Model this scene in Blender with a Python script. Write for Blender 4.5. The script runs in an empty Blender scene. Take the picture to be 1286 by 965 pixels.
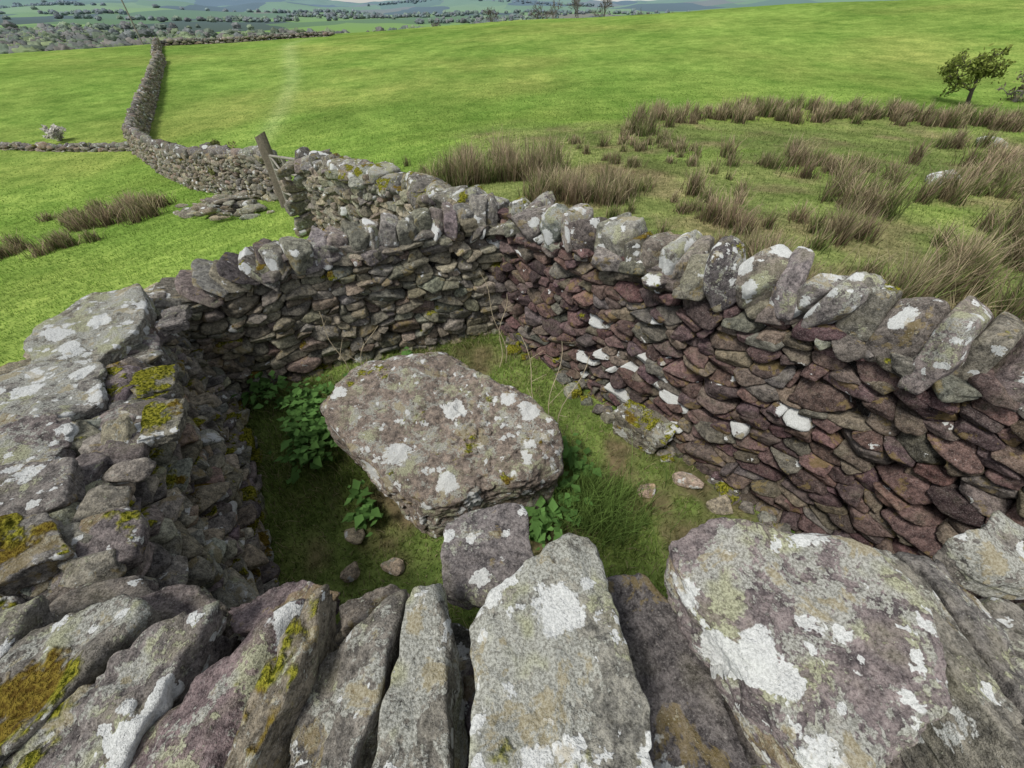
import bpy, bmesh, math, numpy as np
from mathutils import Vector
R = np.random.default_rng(7)
scene = bpy.context.scene

# ------------------------------------------------------------------ noise
def _h(ix, iy, iz, seed):
    n = (ix*73856093) ^ (iy*19349663) ^ (iz*83492791) ^ (seed*2654435)
    n = n & 0x7fffffff
    n = (n ^ (n >> 13)) * 1274126177 & 0x7fffffff
    n = (n ^ (n >> 16)) & 0xffff
    return n/65535.0
def vnoise(p, seed=0):
    i = np.floor(p).astype(np.int64); f = p-i; f = f*f*(3-2*f)
    x, y, z = i[:, 0], i[:, 1], i[:, 2]; fx, fy, fz = f[:, 0], f[:, 1], f[:, 2]
    def L(a, b, t): return a+(b-a)*t
    c = [[[_h(x+a, y+b, z+c_, seed) for c_ in (0, 1)] for b in (0, 1)] for a in (0, 1)]
    r = L(L(L(c[0][0][0], c[0][0][1], fz), L(c[0][1][0], c[0][1][1], fz), fy),
          L(L(c[1][0][0], c[1][0][1], fz), L(c[1][1][0], c[1][1][1], fz), fy), fx)
    return r*2-1
def fbm(p, octv=3, seed=0, g=0.5):
    a = 1.0; s = np.zeros(len(p)); 
    for o in range(octv):
        s += a*vnoise(p, seed+o*17); p = p*2.03+11.7; a *= g
    return s
def n2(x, y, sc, seed=0, octv=3):
    return fbm(np.stack([np.asarray(x)*sc, np.asarray(y)*sc, np.zeros_like(x)+.37], 1), octv, seed)
def sstep(a, b, x):
    t = np.clip((x-a)/(b-a), 0, 1); return t*t*(3-2*t)

# ------------------------------------------------------------------ mesh builder
class MB:
    def __init__(s): s.v=[]; s.f=[]; s.c=[]; s.p=[]; s.n=0
    def add(s, v, f, c, p):
        n = len(v)
        s.v.append(v); s.f.append(f+s.n)
        c = np.asarray(c, float); p = np.asarray(p, float)
        if c.ndim == 1: c = np.tile(c, (n, 1))
        if p.ndim == 1: p = np.tile(p, (n, 1))
        s.c.append(c); s.p.append(p); s.n += n
    def build(s, name, mat, smooth=True, parent=None):
        v = np.concatenate(s.v).astype(np.float32); f = np.concatenate(s.f).astype(np.int32)
        c = np.concatenate(s.c).astype(np.float32); p = np.concatenate(s.p).astype(np.float32)
        me = bpy.data.meshes.new(name); k = f.shape[1]
        me.vertices.add(len(v)); me.vertices.foreach_set("co", v.ravel())
        me.loops.add(f.size); me.loops.foreach_set("vertex_index", f.ravel())
        me.polygons.add(len(f)); me.polygons.foreach_set("loop_start", np.arange(0, f.size, k, dtype=np.int32))
        me.update(calc_edges=True)
        me.polygons.foreach_set("use_smooth", np.full(len(f), smooth, dtype=bool))
        a = me.attributes.new("Col", 'FLOAT_COLOR', 'POINT'); a.data.foreach_set("color", c.ravel())
        a = me.attributes.new("Prop", 'FLOAT_COLOR', 'POINT'); a.data.foreach_set("color", p.ravel())
        me.materials.append(mat)
        ob = bpy.data.objects.new(name, me); scene.collection.objects.link(ob)
        if parent: ob.parent = parent
        return ob
def empty(name, loc=(0, 0, 0)):
    e = bpy.data.objects.new(name, None); scene.collection.objects.link(e); e.location = loc; return e
ICO = {}
def ico(l):
    if l not in ICO:
        bm = bmesh.new(); bmesh.ops.create_icosphere(bm, subdivisions=l, radius=1)
        bm.verts.ensure_lookup_table()
        v = np.array([x.co[:] for x in bm.verts]); v /= np.linalg.norm(v, axis=1)[:, None]
        f = np.array([[q.index for q in x.verts] for x in bm.faces]); bm.free(); ICO[l] = (v, f)
    return ICO[l]

# ------------------------------------------------------------------ terrain
AZ = [-180, -110, -60, -47, -35, -20, 0, 18, 45, 75, 110, 180]
RR = [0, 3.5, 7, 11, 20, 36, 60, 78, 105, 180, 400, 800, 1500, 2500, 4500, 8000]
far = [-1.0, -9, -24, -34, -24, 10, 60, 30]
near = {
 -180: [0, 0, 0, 0, 0, 0, 0, 0], -110: [0, -.1, -.4, -.8, -1.5, -1.5, -1, -1],
 -60: [0, -.15, -.65, -1.3, -2.4, -2.5, -1.9, -1.6], -47: [0, -.1, -.6, -1.3, -2.4, -2.4, -1.7, -1.3],
 -35: [0, 0, -.48, -1.15, -2.0, -1.9, -1.0, -.7], -20: [0, 0, -.35, -.9, -1.5, -1.2, -.3, 0.0],
 0: [0, 0, -.15, -.5, -1.1, -.5, .8, 1.3], 18: [0, 0, -.05, -.35, -.9, -.2, 1.7, 2.3],
 45: [0, 0, 0, -.2, -.9, -.6, 2.3, 4.2], 75: [0, 0, 0, -.2, -.6, 0, 2.2, 3.8],
 110: [0, 0, 0, 0, 0, 0, 1, 1], 180: [0]*8}
NA, NR = 361, 420; LMAX = math.log(9001)
ls = np.linspace(0, LMAX, NR); rs = np.exp(ls)-1
rows = []
for a in AZ:
    n = near[a]; rows.append(np.interp(rs, RR, n+[n[-1]-1.2]+[n[-1]*.3+x for x in far[1:]]))
rows = np.array(rows); aa = np.linspace(-180, 180, NA)
TAB = np.array([np.interp(aa, AZ, rows[:, j]) for j in range(NR)]).T
for _ in range(4):
    T2 = TAB.copy(); T2[:, 2:-2] = (TAB[:, :-4]+TAB[:, 1:-3]+TAB[:, 2:-2]+TAB[:, 3:-1]+TAB[:, 4:])/5; TAB = T2
for _ in range(6):
    TAB = (np.roll(TAB, 2, 0)+np.roll(TAB, 1, 0)+TAB+np.roll(TAB, -1, 0)+np.roll(TAB, -2, 0))/5
def tz(x, y):
    x = np.atleast_1d(np.asarray(x, float)); y = np.atleast_1d(np.asarray(y, float))
    r = np.hypot(x, y); a = (np.degrees(np.arctan2(x, y))+180)
    fi = np.clip(a/360*(NA-1), 0, NA-1.001); fj = np.clip(np.log1p(r)/LMAX*(NR-1), 0, NR-1.001)
    i = fi.astype(int); j = fj.astype(int); s = fi-i; t = fj-j
    z = (TAB[i, j]*(1-s)+TAB[i+1, j]*s)*(1-t)+(TAB[i, j+1]*(1-s)+TAB[i+1, j+1]*s)*t
    z = z+n2(x, y, .9, 3, 3)*.03*sstep(.5, 4, r)+n2(x, y, 6., 5, 2)*.008
    z = z+n2(x, y, .06, 9, 2)*.22*sstep(10, 40, r)
    z = z+n2(x, y, 1/420., 21, 4)*24*sstep(900, 3500, r)+n2(x, y, 1/1300., 33, 2)*50*sstep(1500, 4000, r)
    return z
G_FIELD = np.array([.205, .315, .066]); G_RUSH = np.array([.195, .24, .08]); G_YARD = np.array([.180, .240, .068]); DIRT = np.array([.19, .145, .09])
def inyard(x, y):
    return (y > .2) & ((-.749)*(x+.13)+(-.663)*(y-2.93) > 0) & (((-.13-x)*-.365+(y-2.93)*-.931+ (0)) > -.05) & (x > -2.2)
def mixc(a, b, t): return a+(b-a)*t[:, None]
def dirtmask(x, y): return sstep(0, .7, n2(x, y, 3.1, 73, 3)+.5*np.exp(-(((x+1.05)/.4)**2+((y-1.0)/.35)**2)))
def tcol(x, y):
    r = np.hypot(x, y); c = np.tile(G_FIELD, (len(x), 1))
    v = n2(x, y, .35, 41, 4); c = c*(1+.17*v)[:, None]
    c = mixc(c, c*np.array([1.25, 1.04, 1.2]), sstep(-.1, .8, n2(x, y, .11, 47, 3)))
    c = mixc(c, c*np.array([.78, .82, .8]), sstep(.0, .9, n2(x, y, .05, 57, 4)))
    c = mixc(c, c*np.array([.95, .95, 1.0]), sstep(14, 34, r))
    m = sstep(-3.0, -.5, x)*sstep(2.0, 3.5, y)*sstep(19, 14, y+n2(x, y, .3, 61)*2)*sstep(-.9, .2, n2(x, y, .45, 51, 4)+.25*sstep(0, 5, x))
    c = mixc(c, np.tile(G_RUSH, (len(x), 1))*(1+.3*n2(x, y, 1.3, 77, 3))[:, None], m)
    c = mixc(c, np.tile(np.array([.27, .22, .13]), (len(x), 1)), m*.6*sstep(.0, .55, n2(x, y, 1.1, 177, 4)))
    m = np.exp(-(((x-2.1)/.7)**2+((y-8.6)/.9)**2)); c = mixc(c, np.tile(DIRT, (len(x), 1)), np.clip(m*1.0, 0, .8))
    px = np.interp(y, [16, 24, 36, 60], [-9.5, -11.8, -15.8, -25.5]); pm = np.exp(-((x-px)/(.26+.010*y))**2)*sstep(14, 20, y)*sstep(72, 60, y)
    c = mixc(c, c*np.array([1.4, 1.25, 1.9]), pm*.75)
    yd = inyard(x, y)
    yc = np.tile(G_YARD, (len(x), 1))*(1+.35*n2(x, y, 2.5, 71, 3))[:, None]
    yc = mixc(yc, np.tile(DIRT*1.0, (len(x), 1)), dirtmask(x, y)*.9)
    c = np.where(yd[:, None], yc, c)
    return np.clip(c, .005, 1)

# ------------------------------------------------------------------ material helpers
class NT:
    def __init__(s, name):
        s.m = bpy.data.materials.new(name); s.m.use_nodes = True; s.t = s.m.node_tree; s.t.nodes.clear()
    def n(s, ty, **k):
        x = s.t.nodes.new(ty)
        for a, b in k.items(): setattr(x, a, b)
        return x
    def l(s, a, b): s.t.links.new(a, b)
    def put(s, sock, val):
        if isinstance(val, bpy.types.NodeSocket): s.l(val, sock)
        else: sock.default_value = val
    def math(s, op, a, b=0., c=0., clamp=False):
        x = s.n('ShaderNodeMath', operation=op, use_clamp=clamp)
        s.put(x.inputs[0], a); s.put(x.inputs[1], b); s.put(x.inputs[2], c); return x.outputs[0]
    def vmath(s, op, a, b=(0, 0, 0), sc=None):
        x = s.n('ShaderNodeVectorMath', operation=op); s.put(x.inputs[0], a)
        if sc is not None: s.put(x.inputs['Scale'], sc)
        else: s.put(x.inputs[1], b)
        return x.outputs[0]
    def noise(s, vec, scale, detail=5, rough=.6, dist=0.):
        x = s.n('ShaderNodeTexNoise'); s.l(vec, x.inputs['Vector']); x.inputs['Scale'].default_value = scale
        x.inputs['Detail'].default_value = detail; x.inputs['Roughness'].default_value = rough; x.inputs['Distortion'].default_value = dist
        return x.outputs['Fac']
    def ss(s, v, a, b, lo=0., hi=1.):
        x = s.n('ShaderNodeMapRange', interpolation_type='SMOOTHSTEP'); s.put(x.inputs[0], v)
        s.put(x.inputs[1], a); s.put(x.inputs[2], b); s.put(x.inputs[3], lo); s.put(x.inputs[4], hi); return x.outputs[0]
    def mix(s, f, a, b, bt='MIX'):
        x = s.n('ShaderNodeMix', data_type='RGBA', blend_type=bt); s.put(x.inputs[0], f)
        for so, v in ((x.inputs[6], a), (x.inputs[7], b)):
            if isinstance(v, tuple): so.default_value = v if len(v) == 4 else v+(1,)
            else: s.l(v, so)
        return x.outputs[2]
    def attr(s, nm): return s.n('ShaderNodeAttribute', attribute_name=nm)
    def out(s, sh):
        o = s.n('ShaderNodeOutputMaterial'); s.l(sh, o.inputs[0]); return s.m

def stone_mat():
    t = NT("dry_stone"); tc = t.n('ShaderNodeTexCoord'); pos = tc.outputs['Object']
    A = t.attr("Col"); P = t.attr("Prop"); sep = t.n('ShaderNodeSeparateColor'); t.l(P.outputs['Color'], sep.inputs[0])
    Lc, Mo, Rd = sep.outputs[0], sep.outputs[1], sep.outputs[2]
    off = t.n('ShaderNodeCombineXYZ'); 
    t.l(t.math('MULTIPLY', Rd, 37.), off.inputs[0]); t.l(t.math('MULTIPLY', Rd, 91.), off.inputs[1]); t.l(t.math('MULTIPLY', Rd, 57.), off.inputs[2])
    vec = t.vmath('ADD', pos, off.outputs[0])
    big = t.noise(vec, 7, 3, .62); mid = t.noise(vec, 34, 5, .74); fine = t.noise(vec, 230, 3, .75); grit = t.noise(vec, 95, 3, .65)
    base = t.mix(1., A.outputs['Color'], t.mix(t.ss(mid, .32, .68), (.42, .42, .43), (1.55, 1.52, 1.46)), 'MULTIPLY')
    base = t.mix(t.math('MULTIPLY', t.ss(big, .52, .68), t.math('ADD', .12, t.math('MULTIPLY', Lc, .45))), base, (.26, .24, .165))
    base = t.mix(t.ss(grit, .51, .62, 0, .45), base, t.mix(1., base, (.34, .33, .32), 'MULTIPLY'))
    base = t.mix(t.ss(fine, .50, .64, 0, .6), base, t.mix(1., base, (.25, .25, .25), 'MULTIPLY'))
    base = t.mix(t.ss(fine, .44, .33, 0, .35), base, (.50, .48, .44))
    geo = t.n('ShaderNodeNewGeometry'); sn = t.n('ShaderNodeSeparateXYZ'); t.l(geo.outputs['Normal'], sn.inputs[0]); nz = sn.outputs[2]
    cn = t.noise(vec, 9, 5, .74, .5)
    s1 = t.math('ADD', cn, t.math('MULTIPLY', t.math('SUBTRACT', grit, .5), .38))
    th = t.math('SUBTRACT', .81, t.math('MULTIPLY', t.math('MINIMUM', Lc, 1.2), .30))
    th = t.math('SUBTRACT', th, t.math('MULTIPLY', nz, .05))
    crust = t.ss(t.math('SUBTRACT', s1, th), 0., .035)
    ccol = t.mix(t.ss(fine, .40, .60), (.50, .505, .455), (.25, .25, .215))
    ccol = t.mix(t.ss(big, .50, .60, 0, .5), ccol, t.mix(1., ccol, (.96, .98, .50), 'MULTIPLY'))
    base = t.mix(t.math('MULTIPLY', crust, .82), base, ccol)
    nn = t.n('ShaderNodeTexNoise'); t.l(vec, nn.inputs['Vector']); nn.inputs['Scale'].default_value = 17; nn.inputs['Detail'].default_value = 4; nn.inputs['Roughness'].default_value = .7
    wv = t.vmath('ADD', vec, t.vmath('SCALE', nn.outputs['Color'], sc=.09))
    def rosette(scale, rad, prob):
        v = t.n('ShaderNodeTexVoronoi', feature='F1'); t.l(wv, v.inputs['Vector']); v.inputs['Scale'].default_value = scale
        sc = t.n('ShaderNodeSeparateColor'); t.l(v.outputs['Color'], sc.inputs[0])
        on = t.math('LESS_THAN', sc.outputs[0], t.math('MULTIPLY', t.math('MULTIPLY', Lc, Lc), prob))
        rr = t.math('MULTIPLY', t.math('ADD', sc.outputs[1], .30), rad)
        d = t.math('SUBTRACT', rr, v.outputs['Distance'])
        d = t.math('ADD', d, t.math('MULTIPLY', t.math('SUBTRACT', grit, .5), .16))
        return t.math('MULTIPLY', on, t.ss(d, 0., .04))
    w = t.math('MAXIMUM', rosette(7.5, .46, .46), rosette(24, .40, .42))
    w = t.math('MAXIMUM', w, t.math('MULTIPLY', t.ss(Lc, 1.3, 1.4), t.ss(t.math('ADD', big, t.math('MULTIPLY', grit, .1)), .48, .51)))
    wc = t.mix(t.ss(fine, .40, .64), (.70, .71, .69), (.52, .53, .51))
    base = t.mix(t.math('MULTIPLY', w, .94), base, wc)
    oc = t.math('MULTIPLY', t.ss(t.math('SUBTRACT', cn, big), .12, .18), .4); base = t.mix(oc, base, (.32, .24, .08))
    mn = t.math('ADD', t.noise(pos, 6, 4, .68), t.math('MULTIPLY', nz, .10))
    moss = t.ss(t.math('ADD', mn, t.math('MULTIPLY', Mo, .42)), .80, .87)
    mc = t.mix(t.ss(grit, .35, .65), (.05, .06, .008), (.38, .36, .05))
    mc = t.mix(t.ss(t.noise(pos, 3.3, 1), .56, .6, 0, .6), mc, t.mix(grit, (.05, .02, .005), (.30, .16, .05)))
    base = t.mix(moss, base, mc)
    h = t.math('ADD', t.math('MULTIPLY', mid, .7), t.math('MULTIPLY', fine, .2))
    h = t.math('ADD', h, t.math('MULTIPLY', grit, .3))
    h = t.math('ADD', h, t.math('ADD', t.math('MULTIPLY', crust, .08), t.math('MULTIPLY', w, .08)))
    h = t.math('ADD', h, t.math('MULTIPLY', t.math('MULTIPLY', moss, grit), 1.4))
    b = t.n('ShaderNodeBump'); b.inputs['Strength'].default_value = 1.; b.inputs['Distance'].default_value = .014; t.l(h, b.inputs['Height'])
    p = t.n('ShaderNodeBsdfDiffuse'); t.l(base, p.inputs['Color']); p.inputs['Roughness'].default_value = .6; t.l(b.outputs[0], p.inputs['Normal'])
    return t.out(p.outputs[0])

def leaf_mat(name, trans=.3, nscale=3., amt=.5):
    t = NT(name); A = t.attr("Col"); tc = t.n('ShaderNodeTexCoord')
    n = t.noise(tc.outputs['Object'], nscale, 1)
    c = t.mix(amt, A.outputs['Color'], t.mix(1., A.outputs['Color'], t.mix(n, (.35, .4, .4), (1.6, 1.55, 1.5)), 'MULTIPLY'))
    d = t.n('ShaderNodeBsdfDiffuse'); t.l(c, d.inputs[0])
    if trans <= 0: return t.out(d.outputs[0])
    tr = t.n('ShaderNodeBsdfTranslucent'); t.l(c, tr.inputs[0])
    m = t.n('ShaderNodeMixShader'); m.inputs[0].default_value = trans; t.l(d.outputs[0], m.inputs[1]); t.l(tr.outputs[0], m.inputs[2])
    return t.out(m.outputs[0])

def ground_mat():
    t = NT("grass_ground"); A = t.attr("Col"); P = t.attr("Prop"); tc = t.n('ShaderNodeTexCoord'); pos = tc.outputs['Object']
    sep = t.n('ShaderNodeSeparateColor'); t.l(P.outputs['Color'], sep.inputs[0]); farm, haze = sep.outputs[0], sep.outputs[1]
    a = t.noise(pos, .9, 6, .78); b = t.noise(pos, 9, 5, .8); g = t.noise(pos, .13, 4, .7)
    c = t.mix(1., A.outputs['Color'], t.mix(t.ss(a, .25, .75), (.60, .69, .60), (1.4, 1.3, 1.35)), 'MULTIPLY')
    c = t.mix(1., c, t.mix(t.ss(b, .25, .75), (.48, .54, .46), (1.55, 1.46, 1.5)), 'MULTIPLY')
    c = t.mix(1., c, t.mix(t.ss(g, .3, .7), (.78, .86, .8), (1.2, 1.12, 1.2)), 'MULTIPLY')
    mp = t.n('ShaderNodeMapping'); t.l(pos, mp.inputs[0]); mp.inputs['Scale'].default_value = (1/300., 1/450., 0)
    nn = t.n('ShaderNodeTexNoise'); t.l(mp.outputs[0], nn.inputs['Vector']); nn.inputs['Scale'].default_value = 2.
    wv = t.vmath('ADD', mp.outputs[0], t.vmath('SCALE', nn.outputs['Color'], sc=.5))
    v = t.n('ShaderNodeTexVoronoi', feature='F1'); t.l(wv, v.inputs['Vector']); v.inputs['Scale'].default_value = 1.
    sc = t.n('ShaderNodeSeparateColor'); t.l(v.outputs['Color'], sc.inputs[0])
    cr = t.n('ShaderNodeValToRGB'); t.l(sc.outputs[0], cr.inputs[0]); e = cr.color_ramp; e.interpolation = 'CONSTANT'
    cols = [(0, (.19, .31, .07)), (.25, (.12, .20, .07)), (.42, (.23, .35, .09)), (.6, (.07, .095, .065)), (.75, (.17, .28, .08)), (.9, (.22, .20, .12))]
    e.elements[0].position = 0; e.elements[0].color = cols[0][1]+(1,); e.elements[1].position = .25; e.elements[1].color = cols[1][1]+(1,)
    for p_, q in cols[2:]:
        x = e.elements.new(p_); x.color = q+(1,)
    c = t.mix(farm, c, cr.outputs[0])
    c = t.mix(haze, c, (.17, .25, .34))  # aerial haze painted into the ground colour, stronger with distance
    bp = t.n('ShaderNodeBump'); bp.inputs['Strength'].default_value = .6; bp.inputs['Distance'].default_value = .05; t.l(b, bp.inputs['Height'])
    p = t.n('ShaderNodeBsdfDiffuse'); t.l(c, p.inputs[0]); t.l(bp.outputs[0], p.inputs['Normal'])
    return t.out(p.outputs[0])

STONE = stone_mat(); GRASS = leaf_mat("grass_blades", .35, 2.); RUSH = leaf_mat("rush_blades", .25, 6.); LEAF = leaf_mat("leaves", .3, 10.)
BARK = leaf_mat("bark", 0., 30., .8); GROUND = ground_mat(); WOOD = leaf_mat("weathered_wood", 0., 35., .9); WOODLAND = leaf_mat("woodland_crowns", 0., .12, .9)
def plain(name, col, rough=.6, metal=0.):
    t = NT(name); tc = t.n('ShaderNodeTexCoord'); n = t.noise(tc.outputs['Object'], 20, 5)
    c = t.mix(1., col, t.mix(n, (.75, .75, .75), (1.2, 1.2, 1.2)), 'MULTIPLY')
    p = t.n('ShaderNodeBsdfPrincipled'); t.l(c, p.inputs['Base Color']); p.inputs['Roughness'].default_value = rough; p.inputs['Metallic'].default_value = metal
    return t.out(p.outputs[0])

# ------------------------------------------------------------------ terrain mesh
def make_terrain():
    az = np.concatenate([np.arange(-180, -70, 2.), np.arange(-70, 70, .4), np.arange(70, 180, 2.)])
    na = len(az); rr = [.35]
    while rr[-1] < 8200: rr.append(rr[-1]*1.034)
    rr = np.array(rr); nr = len(rr)
    Rg, Ag = np.meshgrid(rr, np.radians(az), indexing='ij')
    x = (Rg*np.sin(Ag)).ravel(); y = (Rg*np.cos(Ag)).ravel()
    x = np.append(x, 0.); y = np.append(y, 0.)
    z = tz(x, y); c = tcol(x, y); r = np.hypot(x, y)
    j, i = np.meshgrid(np.arange(na), np.arange(nr-1)); j = j.ravel(); i = i.ravel(); jn = (j+1) % na
    a, b, cc, d = i*na+j, i*na+jn, (i+1)*na+jn, (i+1)*na+j
    f = np.concatenate([np.stack([a, d, cc], 1), np.stack([a, cc, b], 1)])
    k = np.arange(na); f = np.concatenate([f, np.stack([np.full(na, nr*na), k, (k+1) % na], 1)])
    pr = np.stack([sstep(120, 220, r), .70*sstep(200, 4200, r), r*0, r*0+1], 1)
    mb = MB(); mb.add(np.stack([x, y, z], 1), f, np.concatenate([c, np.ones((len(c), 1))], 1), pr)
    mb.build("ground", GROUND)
make_terrain()

# ------------------------------------------------------------------ stones
def up(p, k): return [tuple(min(.6, c*k) for c in q) for q in p]
PAL_R = up([(.155, .100, .095), (.175, .118, .108), (.130, .096, .095), (.175, .142, .112), (.160, .148, .130), (.115, .080, .082), (.205, .168, .138), (.155, .105, .10)], .98)
PAL_B = up([(.185, .170, .130), (.165, .155, .128), (.150, .135, .105), (.21, .195, .15), (.145, .137, .12), (.17, .14, .11)], 1.70)
PAL_F = up([(.20, .19, .175), (.182, .168, .158), (.19, .182, .15), (.165, .145, .14), (.22, .21, .18)], 1.18)
def radial(d, N, H, p):
    q = np.maximum(d@N.T, 0)/H[None, :]
    m = q.max(1, keepdims=True); m = np.maximum(m, 1e-6)
    return 1/(m[:, 0]*(((q/m)**p).sum(1))**(1/p))
def rcol(pal, rng, var=.22):
    c = np.array(pal[rng.integers(len(pal))])*(1+rng.uniform(-var, var)*1.5); return np.append(np.clip(c*(1+rng.normal(0, .035, 3)), .02, .8), 1)
def rotm(ax, an):
    ax = np.array(ax, float); ax /= np.linalg.norm(ax); K = np.array([[0, -ax[2], ax[1]], [ax[2], 0, -ax[0]], [-ax[1], ax[0], 0]])
    return np.eye(3)+math.sin(an)*K+(1-math.cos(an))*K@K
def chunk(mb, c, dims, M, lvl, rng, pal, Lc, Mo, p=None, npl=10, amp=.055, var=.22):
    d0, f = ico(lvl); dims = np.array(dims); p = p or rng.uniform(16, 34)
    N = np.concatenate([np.eye(3), -np.eye(3)])+rng.normal(0, .16, (6, 3)); H = rng.uniform(.86, 1.05, 6)
    N2 = rng.normal(0, 1, (npl, 3)); N2 /= np.linalg.norm(N2, axis=1)[:, None]; H2 = rng.uniform(.88, 1.25, npl)
    N = np.concatenate([N/np.linalg.norm(N, axis=1)[:, None], N2]); H = np.concatenate([H, H2])
    v = d0*radial(d0, N, H, p)[:, None]
    s = rng.uniform(0, 100, 3); v = v*(1+amp*fbm(v*1.8+s, 3 if lvl < 5 else 5, 1))[:, None]
    v = (v*dims)@np.array(M).T+np.array(c)
    mb.add(v, f, rcol(pal, rng, var), [max(0, min(1.2, Lc+rng.normal(0, .18))), max(0, Mo+rng.normal(0, .12)), rng.uniform(), 1])
def face(mb, P0, P1, ref, hl, cw, ch, lvl, rng, pal, Lc=.35, Mo=.1, batter=.08, off=0., warp=.03, zfun=None, rough=.02, lfun=None):
    P0 = np.array(P0, float); P1 = np.array(P1, float); Ln = np.linalg.norm(P1-P0); D = (P1-P0)/Ln
    n = np.array([D[1], -D[0]]); 
    if np.dot(n, np.array(ref)-P0) < 0: n = -n
    hu = [a*Ln for a, _ in hl]; hh = [b for _, b in hl]; Hm = max(hh); k = cw/ch
    S = []; v = -ch*.6
    while v < Hm:
        rh = ch*rng.uniform(.6, 1.6); u = -cw*rng.uniform(0, 1)
        while u < Ln+cw*.5:
            w = cw*rng.choice([.5, .7, .9, 1.1, 1.5, 2.1], p=[.20, .21, .20, .17, .14, .08])
            uu = u+w/2; S.append((uu+rng.normal(0, .10)*cw, v+rh/2+rng.normal(0, .25)*ch, w)); u += w
        v += rh
    S = np.array(S); Rw = S[:, 2]*rng.uniform(.25, .65, len(S))
    Q = np.stack([S[:, 0], S[:, 1]*k], 1); d0, f = ico(lvl); s0 = rng.uniform(0, 50)
    for i in range(len(S)):
        top = np.interp(S[i, 0], hu, hh)
        if S[i, 1] > top or S[i, 0] < -.3*cw or S[i, 0] > Ln+.3*cw: continue
        dv = Q-Q[i]; dd = np.hypot(dv[:, 0], dv[:, 1]); o = np.argsort(dd)[1:15]; dd = dd[o]; dn = dv[o]/dd[:, None]
        H = np.maximum((dd**2+Rw[i]**2-Rw[o]**2)/(2*dd), .12*cw)*rng.uniform(.92, 1.04)
        N = np.concatenate([dn, rng.normal(0, .12, (len(o), 1))], 1)
        F = np.array([[rng.normal(0, .2), rng.normal(0, .24), 1], [0, 0, -1], [1, 0, 0], [-1, 0, 0], [0, 1, 0], [0, -1, 0]])
        FH = np.array([rng.uniform(.03, .075)*(cw/.13), .11*(cw/.13), 1.1*cw, 1.1*cw, 1.1*cw, 1.1*cw])
        N2 = rng.normal(0, 1, (4, 3)); N2[:, 2] = abs(N2[:, 2])+.3; H2 = rng.uniform(.45, .8, 4)*cw
        N = np.concatenate([N, F, N2]); N /= np.linalg.norm(N, axis=1)[:, None]; H = np.concatenate([H, FH, H2])
        d = d0*np.array([1.2, 1.0, .8]); d /= np.linalg.norm(d, axis=1)[:, None]
        p = d*radial(d, N, H, rng.uniform(14, 36))[:, None]
        p = p*(1+.075*fbm(p/cw*2.6+rng.uniform(0, 90, 3), 3, 2))[:, None]
        pu = p[:, 0]; pv = p[:, 1]/k; an = rng.normal(0, .07); pu, pv = pu*math.cos(an)-pv*math.sin(an), pu*math.sin(an)+pv*math.cos(an)
        u = S[i, 0]+pu; v = S[i, 1]+pv; w = p[:, 2]+rng.normal(0, rough)
        wq = np.stack([u*1.7+s0, v*1.2, u*0], 1); v2 = v+warp*vnoise(wq, 3)*2
        lo = off-batter*np.clip(v2, 0, 9)+w-.05
        xy = P0+D*u[:, None]+n*lo[:, None]
        cu = P0+D*S[i, 0]; zb = float(zfun(cu[0], cu[1])[0]) if zfun else 0.
        mo = Mo+.35*max(0, .25-S[i, 1])*2
        lc = max(0, Lc+rng.normal(0, .2))
        if lfun: lc = lfun(S[i, 0]/Ln, S[i, 1], lc, rng)
        mb.add(np.stack([xy[:, 0], xy[:, 1], v2+zb], 1), f, rcol(pal, rng), [lc, max(0, mo+rng.normal(0, .14)), rng.uniform(), 1])
    return D, n, Ln
def light_block(mb, P0, P1, n, T, hl, zfun=None):  # dark box added inside a wall to block light between its stones
    P0 = np.array(P0, float); P1 = np.array(P1, float); m = 12; V = []; F = []
    for i in range(m+1):
        t = i/m; p = P0+(P1-P0)*t; h = np.interp(t, [a for a, _ in hl], [b for _, b in hl]); zb = float(zfun(p[0], p[1])[0]) if zfun else 0
        a = p-n*.16; b = p-n*(T-.14); 
        V += [(a[0], a[1], zb-.3), (a[0], a[1], zb+h-.08), (b[0], b[1], zb+h-.08), (b[0], b[1], zb-.3)]
    for i in range(m):
        for j in range(4):
            a, b = i*4+j, i*4+(j+1) % 4; F += [(a, b, b+4), (a, b+4, a+4)]
    F += [(0, 1, 2), (0, 2, 3), (m*4, m*4+2, m*4+1), (m*4, m*4+3, m*4+2)]
    mb.add(np.array(V), np.array(F), [.06, .055, .05, 1], [0, 0, .5, 1])
def copes(mb, P0, P1, n, T, hl, rng, pal, wid=(.1, .2), ht=(.16, .26), lvl=4, Lc=.6, Mo=.15, u0=0., u1=1., zfun=None, across=None, cen=None, lean=.2, sink=.05):
    P0 = np.array(P0, float); P1 = np.array(P1, float); Ln = np.linalg.norm(P1-P0); D = (P1-P0)/Ln; u = u0*Ln
    bias = rng.normal(0, .1); across = across or T*.85; cen = cen or T/2
    while u < u1*Ln-.5*wid[0]:
        w = rng.uniform(*wid); h = rng.uniform(*ht); t = (u+w/2)/Ln; top = np.interp(t, [a for a, _ in hl], [b for _, b in hl])
        p = P0+D*(u+w/2)-n*(cen+rng.normal(0, .025)); zb = float(zfun(p[0], p[1])[0]) if zfun else 0
        X = np.array([D[0], D[1], 0]); Y = np.array([n[0], n[1], 0]); Z = np.array([0, 0, 1.])
        M = rotm(Y, rng.normal(bias, lean))@rotm(Z, rng.normal(0, .2))@rotm(X, rng.normal(0, .15))@np.stack([X, Y, Z], 1)
        chunk(mb, (p[0], p[1], zb+top+h/2-sink), (w*.58, across/2*rng.uniform(.75, 1.12), h/2+.02), M, lvl, rng, pal, Lc, Mo, npl=12)
        u += w*rng.uniform(.86, 1.02)
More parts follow.
